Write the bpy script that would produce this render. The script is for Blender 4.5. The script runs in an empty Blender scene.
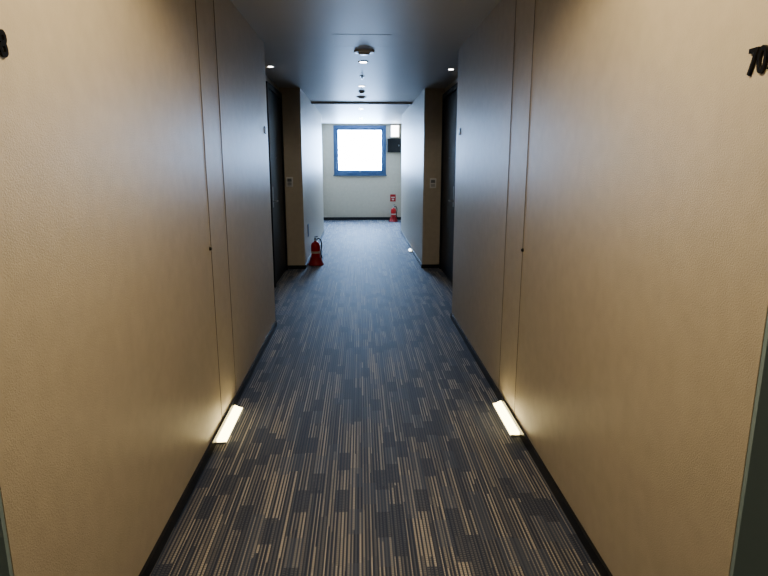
import bpy, bmesh, math, random
from mathutils import Vector, Matrix
random.seed(4)
S=bpy.context.scene
COL=S.collection
H=2.40; CH=1.44
XL=-0.775; XR=0.858
YA=1.15                     # near wall start
YL1,YR1=5.07,5.27           # recess start
Y2=7.95                     # recess end
Y3=12.2                     # far alcove start
YE=15.0
YB=-2.5
RD=0.27                     # recess depth
try:
    S.view_settings.view_transform='AgX'
    S.view_settings.look='AgX - Medium High Contrast'
except Exception as ex: print(ex)

# ---------------- materials ----------------
def mat(name,color,rough=0.5,metal=0.0,spec=0.5,emit=None,es=0):
    m=bpy.data.materials.new(name); m.use_nodes=True
    b=m.node_tree.nodes['Principled BSDF']
    b.inputs['Base Color'].default_value=(*color,1)
    b.inputs['Roughness'].default_value=rough
    b.inputs['Metallic'].default_value=metal
    b.inputs['Specular IOR Level'].default_value=spec
    if emit:
        b.inputs['Emission Color'].default_value=(*emit,1)
        b.inputs['Emission Strength'].default_value=es
    return m
def noise_mat(name,c1,c2,scale,rough,bump,bscale,spec=0.5,stretch=(1,1,1)):
    m=mat(name,c1,rough,0,spec); nt=m.node_tree; N=nt.nodes; L=nt.links
    b=N['Principled BSDF']
    tc=N.new('ShaderNodeNewGeometry')
    mp=N.new('ShaderNodeMapping'); mp.inputs['Scale'].default_value=stretch
    L.new(tc.outputs['Position'],mp.inputs['Vector'])
    n=N.new('ShaderNodeTexNoise'); n.inputs['Scale'].default_value=scale; n.inputs['Detail'].default_value=5
    L.new(mp.outputs[0],n.inputs['Vector'])
    r=N.new('ShaderNodeMix'); r.data_type='RGBA'
    r.inputs[6].default_value=(*c1,1); r.inputs[7].default_value=(*c2,1)
    L.new(n.outputs['Fac'],r.inputs[0]); L.new(r.outputs[2],b.inputs['Base Color'])
    n2=N.new('ShaderNodeTexNoise'); n2.inputs['Scale'].default_value=bscale; n2.inputs['Detail'].default_value=3
    L.new(mp.outputs[0],n2.inputs['Vector'])
    bp=N.new('ShaderNodeBump'); bp.inputs['Strength'].default_value=bump; bp.inputs['Distance'].default_value=0.002
    L.new(n2.outputs['Fac'],bp.inputs['Height']); L.new(bp.outputs[0],b.inputs['Normal'])
    return m
M_wall=noise_mat('wallpaper_beige',(0.61,0.545,0.44),(0.50,0.445,0.355),16,0.45,0.7,260,0.36)
M_ceil=noise_mat('ceiling_paint',(0.60,0.59,0.59),(0.56,0.55,0.55),3,0.48,0.1,80,0.4)
M_base=mat('baseboard_dark',(0.015,0.017,0.022),0.35)
M_door=noise_mat('door_dark_laminate',(0.018,0.021,0.027),(0.012,0.015,0.02),6,0.45,0.2,90,0.35,(1,1,0.1))
M_frame=mat('door_frame_teal_grey',(0.28,0.38,0.42),0.4)
M_wf=mat('window_frame_blue_grey',(0.06,0.10,0.18),0.4)
M_black=mat('black_metal',(0.012,0.012,0.013),0.35,0.3)
M_steel=mat('brushed_steel',(0.55,0.55,0.55),0.3,1)
M_white=mat('white_plastic',(0.75,0.74,0.72),0.4)
M_red=mat('red_enamel',(0.45,0.012,0.012),0.3)
M_redp=mat('red_plastic',(0.32,0.010,0.012),0.45)
M_rub=mat('black_rubber',(0.01,0.01,0.01),0.6)
M_lab=mat('label_paper',(0.6,0.5,0.42),0.5)
M_seam=mat('seam_shadow_gap',(0.17,0.14,0.10),0.7)
M_beam=mat('beam_paint_warm_grey',(0.42,0.38,0.33),0.6)
M_grey=mat('grey_plastic',(0.25,0.26,0.27),0.4)
M_led=mat('downlight_lens',(0.9,0.9,0.9),0.4,emit=(1.0,0.95,0.88),es=25)
M_foot=mat('footlight_pool_glow',(0.9,0.9,0.8),0.4,emit=(1.0,0.84,0.42),es=8)
M_foot2=mat('footlight_pool_glow_dim',(0.9,0.9,0.8),0.4,emit=(1.0,0.93,0.66),es=3)
M_sign=mat('lit_sign_lens',(0.9,0.9,0.9),0.4,emit=(1.0,0.93,0.80),es=6)
M_blue=mat('outlet_blue_grey',(0.12,0.17,0.28),0.4)

def carpet():
    m=bpy.data.materials.new('striped_carpet'); m.use_nodes=True
    nt=m.node_tree; N=nt.nodes; L=nt.links; b=N['Principled BSDF']
    b.inputs['Roughness'].default_value=0.62; b.inputs['Specular IOR Level'].default_value=0.6
    b.inputs['Sheen Weight'].default_value=0.12; b.inputs['Sheen Roughness'].default_value=0.4
    b.inputs['Sheen Tint'].default_value=(0.45,0.62,1,1)  # blue window light put into the sheen tint
    g=N.new('ShaderNodeNewGeometry'); s=N.new('ShaderNodeSeparateXYZ'); L.new(g.outputs['Position'],s.inputs[0])
    def ma(op,a,bv=None,c=None):
        n=N.new('ShaderNodeMath'); n.operation=op
        for i,v in enumerate((a,bv,c)):
            if v is None: continue
            if isinstance(v,(int,float)): n.inputs[i].default_value=v
            else: L.new(v,n.inputs[i])
        return n.outputs[0]
    def wn(*vals):
        c=N.new('ShaderNodeCombineXYZ')
        for i,v in enumerate(vals):
            if isinstance(v,(int,float)): c.inputs[i].default_value=v
            else: L.new(v,c.inputs[i])
        w=N.new('ShaderNodeTexWhiteNoise'); w.noise_dimensions='3D'; L.new(c.outputs[0],w.inputs['Vector'])
        return w.outputs['Value']
    X=s.outputs[0]; Y=s.outputs[1]
    P=0.0145                                   # stripe period
    BW=P*4                                     # block width
    col=ma('FLOOR',ma('DIVIDE',X,BW))
    off=wn(col,3.3,1.1)
    row=ma('FLOOR',ma('DIVIDE',ma('ADD',Y,ma('MULTIPLY',off,0.9)),0.17))
    r1=wn(col,row,0.5)                         # block kind
    solid=ma('GREATER_THAN',r1,0.80)
    sid=ma('FLOOR',ma('DIVIDE',X,P))
    fr=ma('FRACT',ma('DIVIDE',X,P))
    row2=ma('FLOOR',ma('DIVIDE',ma('ADD',Y,ma('MULTIPLY',wn(sid,9.1,2.2),2.0)),0.62))
    r2=wn(sid,row2,7.7)                        # per-stripe-run brightness
    r3=wn(sid,row,4.2)
    wd=ma('ADD',0.28,ma('MULTIPLY',wn(sid,row2,1.9),0.36))   # stripe duty
    on=ma('LESS_THAN',fr,wd)
    amp=ma('ADD',0.14,ma('MULTIPLY',r2,0.95))
    amp=ma('MULTIPLY',amp,ma('ADD',0.75,ma('MULTIPLY',r3,0.35)))
    amp=ma('MULTIPLY',amp,ma('SUBTRACT',1.0,ma('MULTIPLY',solid,0.85)))
    ph=ma('MULTIPLY',wn(sid,2.0,8.0),6.28)
    we=ma('SINE',ma('ADD',ma('MULTIPLY',Y,520.0),ph))
    val=ma('MULTIPLY',on,amp)
    val=ma('MULTIPLY',val,ma('ADD',ma('MULTIPLY',we,0.25),0.90))
    th=ma('MULTIPLY',ma('GREATER_THAN',fr,0.80),0.09)
    dot=ma('MULTIPLY',ma('MULTIPLY',solid,ma('GREATER_THAN',we,0.3)),ma('MULTIPLY',on,0.14))
    val=ma('ADD',ma('ADD',val,th),dot)
    rp=N.new('ShaderNodeMix'); rp.data_type='RGBA'
    rp.inputs[6].default_value=(0.022,0.033,0.066,1); rp.inputs[7].default_value=(0.54,0.49,0.41,1)
    L.new(val,rp.inputs[0])
    t=N.new('ShaderNodeMix'); t.data_type='RGBA'
    t.inputs[7].default_value=(0.085,0.105,0.155,1)
    L.new(rp.outputs[2],t.inputs[6]); L.new(ma('MULTIPLY',ma('LESS_THAN',r1,0.2),0.40),t.inputs[0])
    L.new(t.outputs[2],b.inputs['Base Color'])
    n=N.new('ShaderNodeTexNoise'); n.inputs['Scale'].default_value=420; L.new(g.outputs['Position'],n.inputs['Vector'])
    bp=N.new('ShaderNodeBump'); bp.inputs['Strength'].default_value=0.5; bp.inputs['Distance'].default_value=0.002
    L.new(n.outputs['Fac'],bp.inputs['Height']); L.new(bp.outputs[0],b.inputs['Normal'])
    return m
M_carpet=carpet()

# ---------------- mesh helpers ----------------
def finish(bm,name,mats,parent=None,smooth=False,bevel=0):
    me=bpy.data.meshes.new(name)
    bmesh.ops.recalc_face_normals(bm,faces=bm.faces)
    bm.to_mesh(me); bm.free()
    o=bpy.data.objects.new(name,me); COL.objects.link(o)
    for m in (mats if isinstance(mats,(list,tuple)) else [mats]): me.materials.append(m)
    if smooth:
        for p in me.polygons: p.use_smooth=True
        md=o.modifiers.new('es','EDGE_SPLIT'); md.split_angle=math.radians(40)
    if bevel:
        md=o.modifiers.new('bv','BEVEL'); md.width=bevel; md.segments=2; md.limit_method='ANGLE'
    if parent: o.parent=parent
    return o
def addbox(bm,x0,x1,y0,y1,z0,z1,mi=0):
    vs=[bm.verts.new((x,y,z)) for x in (x0,x1) for y in (y0,y1) for z in (z0,z1)]
    for f in ((0,1,3,2),(4,6,7,5),(0,4,5,1),(2,3,7,6),(0,2,6,4),(1,5,7,3)):
        fc=bm.faces.new([vs[i] for i in f]); fc.material_index=mi
def box(name,b,m,parent=None,bevel=0):
    bm=bmesh.new(); addbox(bm,*b); return finish(bm,name,m,parent,bevel=bevel)
def boxes(name,bl,m,parent=None,bevel=0):
    bm=bmesh.new()
    for b in bl: addbox(bm,*b)
    return finish(bm,name,m,parent,bevel=bevel)
def addlathe(bm,prof,cx=0,cy=0,seg=32,mi=0):
    rings=[]
    for r,z in prof:
        if r<1e-5: rings.append([bm.verts.new((cx,cy,z))])
        else: rings.append([bm.verts.new((cx+r*math.cos(2*math.pi*i/seg),cy+r*math.sin(2*math.pi*i/seg),z)) for i in range(seg)])
    for a,b in zip(rings,rings[1:]):
        for i in range(seg):
            j=(i+1)%seg
            if len(a)==1 and len(b)==1: continue
            if len(a)==1: f=bm.faces.new((a[0],b[i],b[j]))
            elif len(b)==1: f=bm.faces.new((a[i],a[j],b[0]))
            else: f=bm.faces.new((a[i],a[j],b[j],b[i]))
            f.material_index=mi
def lathe(name,prof,m,parent=None,cx=0,cy=0,seg=32):
    bm=bmesh.new(); addlathe(bm,prof,cx,cy,seg); return finish(bm,name,m,parent,smooth=True)
def empty(name,loc=(0,0,0)):
    e=bpy.data.objects.new(name,None); e.location=loc; e.empty_display_size=0.1; COL.objects.link(e); return e
def tube(name,pts,r,m,parent=None):
    c=bpy.data.curves.new(name,'CURVE'); c.dimensions='3D'; c.bevel_depth=r; c.bevel_resolution=4; c.use_fill_caps=True
    s=c.splines.new('BEZIER'); s.bezier_points.add(len(pts)-1)
    for p,q in zip(s.bezier_points,pts):
        p.co=q; p.handle_left_type=p.handle_right_type='AUTO'
    c.materials.append(m)
    o=bpy.data.objects.new(name,c); COL.objects.link(o)
    if parent: o.parent=parent
    return o

# ---------------- room shell ----------------
def plan_wall(name,pts,m):
    bm=bmesh.new()
    lo=[bm.verts.new((x,y,0)) for x,y in pts]; hi=[bm.verts.new((x,y,H)) for x,y in pts]
    bm.faces.new(lo); bm.faces.new(hi)
    n=len(pts)
    for i in range(n): bm.faces.new((lo[i],lo[(i+1)%n],hi[(i+1)%n],hi[i]))
    bmesh.ops.recalc_face_normals(bm,faces=bm.faces)
    bmesh.ops.triangulate(bm,faces=[f for f in bm.faces if len(f.verts)>4])
    return finish(bm,name,m)
LX=XL-RD; RX=XR+RD; LX3=XL-0.22; RX3=XR+0.24
linner=[(LX,YB),(LX,YA),(XL,YA),(XL,YL1),(LX,YL1),(LX,Y2),(XL,Y2),(XL,Y3),(LX3,Y3),(LX3,YE)]
rinner=[(RX,YB),(RX,YA),(XR,YA),(XR,YR1),(RX,YR1),(RX,Y2),(XR,Y2),(XR,Y3),(RX3,Y3),(RX3,YE)]
plan_wall('wall_left',linner+[(-1.35,YE),(-1.35,YB)],M_wall)
plan_wall('wall_right',rinner+[(1.43,YE),(1.43,YB)],M_wall)
box('floor',(-1.35,1.43,YB-0.15,YE+0.2,-0.1,0),M_carpet)
box('wall_back',(-1.35,1.43,YB-0.15,YB,0,H),M_wall)
WX0,WX1,WZ0,WZ1=-0.66,0.66,1.15,2.36
boxes('wall_end',[(-1.35,WX0,YE,YE+0.2,0,H),(WX1,1.43,YE,YE+0.2,0,H),(WX0,WX1,YE,YE+0.2,0,WZ0),(WX0,WX1,YE,YE+0.2,WZ1,H)],M_wall)
box('ceiling',(-1.35,1.43,YB-0.15,YE+0.2,H,H+0.1),M_ceil)
# shallow cross beam
box('trim_1',(XL,XR,9.75,9.87,H-0.026,H),M_beam)
# baseboards
def baseb(name,pts,sgn):
    t=0.012; h=0.05
    bl=[]
    for (x0,y0),(x1,y1) in zip(pts,pts[1:]):
        if abs(x0-x1)<1e-6:
            xa,xb=(x0,x0+sgn*t); bl.append((min(xa,xb),max(xa,xb),min(y0,y1),max(y0,y1),0,h))
        else:
            deeper=abs(x1)>abs(x0)
            ya,yb=(y0,y0+t) if deeper else (y0-t,y0)
            bl.append((min(x0,x1),max(x0,x1),ya,yb,0,h))
    boxes(name,bl,M_base)
baseb('baseboard_left',linner,1); baseb('baseboard_right',rinner,-1)
boxes('baseboard_end',[(LX3+.012,RX3-.012,YE-0.012,YE,0,0.07)],M_base)

# panel seams
def seam(name,x,y,sgn,w=0.004):
    a,b=(x,x+sgn*0.0015)
    box(name,(min(a,b),max(a,b),y-w/2,y+w/2,0.051,H-0.001),M_seam)
k=2
for x,s in ((XL,1),(XR,-1)):
    for y in (3.0,3.37):
        seam('trim_%d'%k,x,y,s); k+=1

# ---------------- doors ----------------
def door(n,x,y0,y1,sgn,hand=1):
    e=empty('door_%d'%n,(x,(y0+y1)/2,0))
    w=(y1-y0)/2
    def B(name,a,b,ya,yb,z0,z1,m,bev=0.002):
        xa,xb=sgn*a,sgn*b
        return box(name,(min(xa,xb),max(xa,xb),ya,yb,z0,z1),m,e,bev)
    f=0.06; top=2.32
    bm=bmesh.new()
    for (ya,yb,z0,z1) in ((-w,-w+f,0,top),(w-f,w,0,top),(-w+f,w-f,top-f,top)):
        xa,xb=0.0,sgn*0.035
        addbox(bm,min(xa,xb),max(xa,xb),ya,yb,z0,z1)
    finish(bm,'frame',M_frame if n>4 else M_door,e,bevel=0.002)  # unlit look of the far frames is put into their dark colour
    B('leaf',0.0,0.018,-w+f+.003,w-f-.003,0.008,top-f-.003,M_door)
    hy=hand*(w-f-0.07)
    B('lock_plate',0.018,0.03,hy-0.03,hy+0.03,0.93,1.17,M_grey)
    xa=sgn*0.03
    tube('lever',[(xa,hy,1.0),(sgn*0.06,hy,1.0),(sgn*0.065,hy-hand*0.02,1.0),(sgn*0.065,hy-hand*0.12,1.0)],0.009,M_grey,e)
    B('peephole',0.018,0.022,-0.01,0.01,1.49,1.51,M_grey)
    return e
door(1,LX,6.72,7.92,1,-1); door(2,LX,5.12,6.32,1,1)
door(3,RX,6.72,7.92,-1,-1); door(4,RX,5.32,6.52,-1,1)
door(5,LX,-0.2,0.95,1,1); door(6,RX,-0.2,0.95,-1,1)
box('trim_10',(LX+.001,XL-.002,YA-0.012,YA,0.0,2.32),M_frame)
box('trim_11',(XR+.002,RX-.001,YA-0.012,YA,0.0,2.32),M_frame)

# ---------------- room numbers ----------------
def number(txt,x,y,z,sgn,size=0.078):
    c=bpy.data.curves.new('room_number','FONT'); c.body=txt; c.size=size; c.extrude=0.003; c.offset=0.0014
    c.align_x='CENTER'; c.align_y='CENTER'
    t=bpy.data.objects.new('tmp',c); COL.objects.link(t)
    bpy.context.view_layer.update()
    me=bpy.data.meshes.new_from_object(t.evaluated_get(bpy.context.evaluated_depsgraph_get()))
    bpy.data.objects.remove(t)
    o=bpy.data.objects.new('room_number',me); COL.objects.link(o)
    me.materials.clear(); me.materials.append(M_black)
    o.scale=(0.80,1,1)
    o.rotation_euler=(math.pi/2,0,math.pi/2*sgn)
    o.location=(x+sgn*0.003,y,z)
number('708',XL,1.335,1.69,1); number('709',XR,1.265,1.652,-1)
number('706',XL,4.93,1.70,1); number('707',XR,5.08,1.70,-1)

def button(x,y,z,sgn):
    bm=bmesh.new(); addlathe(bm,[(0,0.012),(0.006,0.011),(0.009,0.006),(0.010,0.0),(0,0)],seg=20)
    o=finish(bm,'wall_hook_stud',M_black,smooth=True); o.rotation_euler=(0,math.pi/2*sgn,0); o.location=(x,y,z)
button(XL,2.97,1.01,1); button(XR,2.99,0.99,-1)

def switch(x,z):
    e=empty('wall_switch_panel',(x,Y2,z))
    box('plate',(-0.045,0.045,-0.010,0,-0.065,0.065),M_white,e,0.004)
    box('display',(-0.028,0.028,-0.013,-0.010,0.005,0.045),M_grey,e,0.001)
    box('rocker',(-0.028,0.028,-0.014,-0.010,-0.045,-0.005),M_steel,e,0.002)
switch(-0.95,1.19); switch(0.99,1.17)

# ---------------- floor-level wall lights ----------------
def footlight(x,y0,y1,sgn,m=None,en=1.5,wd=0.058):
    e=empty('foot_light',(x,(y0+y1)/2,0)); w=(y1-y0)/2
    t=sgn*0.012
    bm=bmesh.new()
    prof=[(t,0.001),(sgn*wd,0.001),(sgn*wd,0.004),(sgn*0.02,0.022),(t,0.024)]
    a=[bm.verts.new((px,-w,pz)) for px,pz in prof]; b=[bm.verts.new((px,w,pz)) for px,pz in prof]
    bm.faces.new(a); bm.faces.new(b)
    for i in range(5):
        j=(i+1)%5; bm.faces.new((a[i],a[j],b[j],b[i]))
    finish(bm,'lens',m or M_foot,e)  # glowing wedge stands in for the pool of light on the carpet
    for yy in (-w-0.004,w):
        xs=sorted((t,sgn*(wd+.003))); box('end_cap',(xs[0],xs[1],yy,yy+0.004,0.0,0.010),M_steel,e)
    ld=bpy.data.lights.new('glow','AREA'); ld.shape='RECTANGLE'; ld.size=0.05; ld.size_y=2*w
    ld.energy=en; ld.color=(1,0.80,0.45)
    lo=bpy.data.objects.new('glow',ld); COL.objects.link(lo); lo.parent=e
    lo.location=(sgn*0.05,0,0.03); lo.rotation_euler=(0,-sgn*math.radians(150),0)
footlight(XL,2.82,3.26,1,en=0.7); footlight(XR,2.84,3.26,-1,en=0.7)
footlight(XR,9.45,9.7,-1,M_foot2,0.2,0.05)

# ---------------- ceiling fixtures ----------------
WARM=(1,0.81,0.53)
def downlight(x,y,r=0.04,energy=0,color=WARM,spot=None,m=None,blend=0.35):
    e=empty('ceiling_downlight',(x,y,H))
    lathe('trim_ring',[(r,-0.001),(r*1.0,-0.004),(r*1.3,-0.004),(r*1.4,-0.002),(r*1.4,0)],M_white,e)
    lathe('lens',[(0,-0.003),(r,-0.003)],m or M_led,e)
    if energy:
        ld=bpy.data.lights.new('lamp','SPOT'); ld.energy=energy; ld.color=color
        ld.spot_size=math.radians(spot or 130); ld.spot_blend=blend; ld.shadow_soft_size=0.04
        lo=bpy.data.objects.new('lamp',ld); COL.objects.link(lo); lo.parent=e; lo.location=(0,0,-0.012)
    return e
downlight(0.04,1.45,0.05,88,spot=168)
downlight(0.04,-0.9,0.05,34,spot=168)
downlight(0.04,5.95,0.036,15,spot=165,color=(1,.90,.74))
downlight(0.03,7.75,0.036,7,spot=160,color=(1,.88,.7))
downlight(0.03,10.9,0.042,5,spot=160,color=(1,.88,.7))
downlight(0.03,13.2,0.042,4,spot=160,color=(1,.88,.7))  # added lamp, brightens the end wall
downlight(-0.90,6.25,0.026,9,spot=150,color=(1,.93,.82)); downlight(0.96,6.35,0.026,9,spot=150,color=(1,.93,.82))
def detector(x,y,r,name='smoke_detector'):
    lathe(name,[(0,-0.028),(r*0.45,-0.028),(r*0.55,-0.024),(r*0.6,-0.015),(r*0.95,-0.012),(r,-0.007),(r,0),(0,0)],M_white).location=(x,y,H)
detector(0.045,5.40,0.09); detector(0.03,9.0,0.075); detector(0.03,8.3,0.045)
e=empty('fire_sprinkler',(0.03,6.9,H))
lathe('escutcheon',[(0.0,-0.006),(0.022,-0.006),(0.03,-0.001),(0.03,0)],M_steel,e)
lathe('head',[(0,-0.03),(0.013,-0.03),(0.013,-0.027),(0.004,-0.024),(0.006,-0.006)],M_steel,e)
e=empty('ceiling_access_hatch',(0.02,4.95,H))
boxes('hatch_frame',[(-0.23,0.23,-0.23,-0.225,-0.001,0),(-0.23,0.23,0.225,0.23,-0.001,0),(-0.23,-0.225,-0.225,0.225,-0.001,0),(0.225,0.23,-0.225,0.225,-0.001,0)],M_ceil,e)
box('panel',(-0.222,0.222,-0.222,0.222,-0.0008,0),M_ceil,e)

# ---------------- window ----------------
e=empty('window_1',((WX0+WX1)/2,YE,0))
def ring(name,x0,x1,z0,z1,t,ya,yb,m):
    boxes(name,[(x0,x1,ya,yb,z0,z0+t),(x0,x1,ya,yb,z1-t,z1),(x0,x0+t,ya,yb,z0+t,z1-t),(x1-t,x1,ya,yb,z0+t,z1-t)],m,e,0.003)
ring('outer_frame',WX0,WX1,WZ0,WZ1,0.065,-0.02,0.12,M_wf)
ring('sash',WX0+0.065,WX1-0.065,WZ0+0.065,WZ1-0.065,0.05,0.03,0.08,M_wf)
box('handle',(-0.02,0.02,0.005,0.03,WZ0+0.065,WZ0+0.10),M_steel,e)
box('sill',(WX0-0.02,WX1+0.02,-0.05,-0.0,WZ0-0.03,WZ0),M_wf,e)
gm=bpy.data.materials.new('window_glass'); gm.use_nodes=True; nt=gm.node_tree; nt.nodes.clear()
o_=nt.nodes.new('ShaderNodeOutputMaterial'); mx=nt.nodes.new('ShaderNodeMixShader'); tr=nt.nodes.new('ShaderNodeBsdfTransparent'); gl=nt.nodes.new('ShaderNodeBsdfGlossy')
gl.inputs['Roughness'].default_value=0.02; mx.inputs[0].default_value=0.05
nt.links.new(tr.outputs[0],mx.inputs[1]); nt.links.new(gl.outputs[0],mx.inputs[2]); nt.links.new(mx.outputs[0],o_.inputs[0])
box('glass',(WX0+0.1,WX1-0.1,0.052,0.058,WZ0+0.1,WZ1-0.1),gm,e)
w=bpy.data.worlds.new('sky'); S.world=w; w.use_nodes=True
bg=w.node_tree.nodes['Background']; bg.inputs[0].default_value=(0.42,0.64,1.0,1); bg.inputs[1].default_value=72
pl=bpy.data.lights.new('sky_portal','AREA'); pl.shape='RECTANGLE'; pl.size=WX1-WX0; pl.size_y=WZ1-WZ0; pl.cycles.is_portal=True
po=bpy.data.objects.new('sky_portal',pl); COL.objects.link(po); po.location=(0,YE+0.19,(WZ0+WZ1)/2); po.rotation_euler=(-math.pi/2,0,0)

# ---------------- fire extinguishers ----------------
def extinguisher(x,y,rot,s=1.0):
    e=empty('fire_extinguisher',(x,y,0)); e.rotation_euler=(0,0,rot); e.scale=(s,s,s)
    lathe('stand',[(0,0.0),(0.115,0.0),(0.118,0.012),(0.10,0.03),(0.083,0.09),(0.080,0.11),(0.075,0.11),(0.073,0.03),(0,0.03)],M_redp,e)
    lathe('cylinder',[(0,0.031),(0.055,0.031),(0.064,0.042),(0.066,0.06),(0.066,0.27),(0.060,0.30),(0.045,0.322),(0.022,0.335),(0.020,0.35),(0,0.35)],M_red,e)
    lathe('label',[(0.0664,0.17),(0.0666,0.171),(0.0666,0.20),(0.0664,0.201)],M_lab,e)
    lathe('valve',[(0.017,0.345),(0.017,0.375),(0.012,0.38),(0.012,0.395),(0,0.395)],M_steel,e,seg=20)
    box('lower_handle',(-0.012,0.012,-0.09,0.015,0.375,0.383),M_black,e,0.002)
    o=box('squeeze_lever',(-0.011,0.011,-0.095,0.02,-0.004,0.004),M_black,e,0.002); o.location=(0,0,0.405); o.rotation_euler=(-0.18,0,0)
    tube('hose',[(0.015,0,0.365),(0.06,0,0.375),(0.09,0.0,0.32),(0.082,0,0.2),(0.078,0,0.13)],0.009,M_rub,e)
    lathe('nozzle',[(0,0.09),(0.014,0.09),(0.009,0.14),(0,0.14)],M_rub,e,cx=0.088)
    lathe('gauge',[(0,0.36),(0.012,0.36),(0.012,0.37),(0,0.37)],M_steel,e,cy=0.02,seg=16)
extinguisher(-0.65,8.28,0.4,1.0)
extinguisher(0.83,14.55,0.3,1.0)
e=empty('extinguisher_sign',(0.84,YE,0.56))
box('plate',(-0.07,0.07,-0.006,0,-0.09,0.09),M_red,e)
box('lettering',(-0.05,0.05,-0.008,-0.006,0.0,0.03),M_lab,e)
box('pictogram',(-0.03,0.03,-0.008,-0.006,-0.06,-0.02),M_lab,e)
e=empty('emergency_light',(0.88,YE,2.22))
box('housing',(-0.11,0.11,-0.09,0,-0.15,0.15),M_white,e,0.01)
box('lens',(-0.095,0.095,-0.094,-0.09,-0.135,0.135),M_sign,e)
e=empty('wall_cabinet',(0.86,YE,1.87))
box('body',(-0.17,0.17,-0.10,0,-0.17,0.17),M_black,e,0.006)
box('door_panel',(-0.155,0.155,-0.106,-0.10,-0.155,0.155),M_black,e,0.002)
box('latch',(0.11,0.13,-0.115,-0.106,-0.02,0.02),M_grey,e)
e=empty('wall_outlet',(XL,8.55,0.47))
box('plate',(0,0.008,-0.06,0.06,-0.09,0.09),M_blue,e,0.003)
box('socket_a',(0.008,0.010,-0.025,0.025,0.02,0.06),M_grey,e)
box('socket_b',(0.008,0.010,-0.025,0.025,-0.06,-0.02),M_grey,e)

# ---------------- camera ----------------
f=577.0
cam=bpy.data.cameras.new('camera'); cam.sensor_width=36; cam.lens=f/768*36; cam.clip_start=0.02
co=bpy.data.objects.new('camera',cam); COL.objects.link(co)
p=math.atan(125/f); yaw=math.atan(24*math.cos(p)/f)
d=Vector((math.sin(yaw)*math.cos(p),math.cos(yaw)*math.cos(p),-math.sin(p)))
co.location=(0,0,CH); co.rotation_euler=d.to_track_quat('-Z','Y').to_euler()
S.camera=co
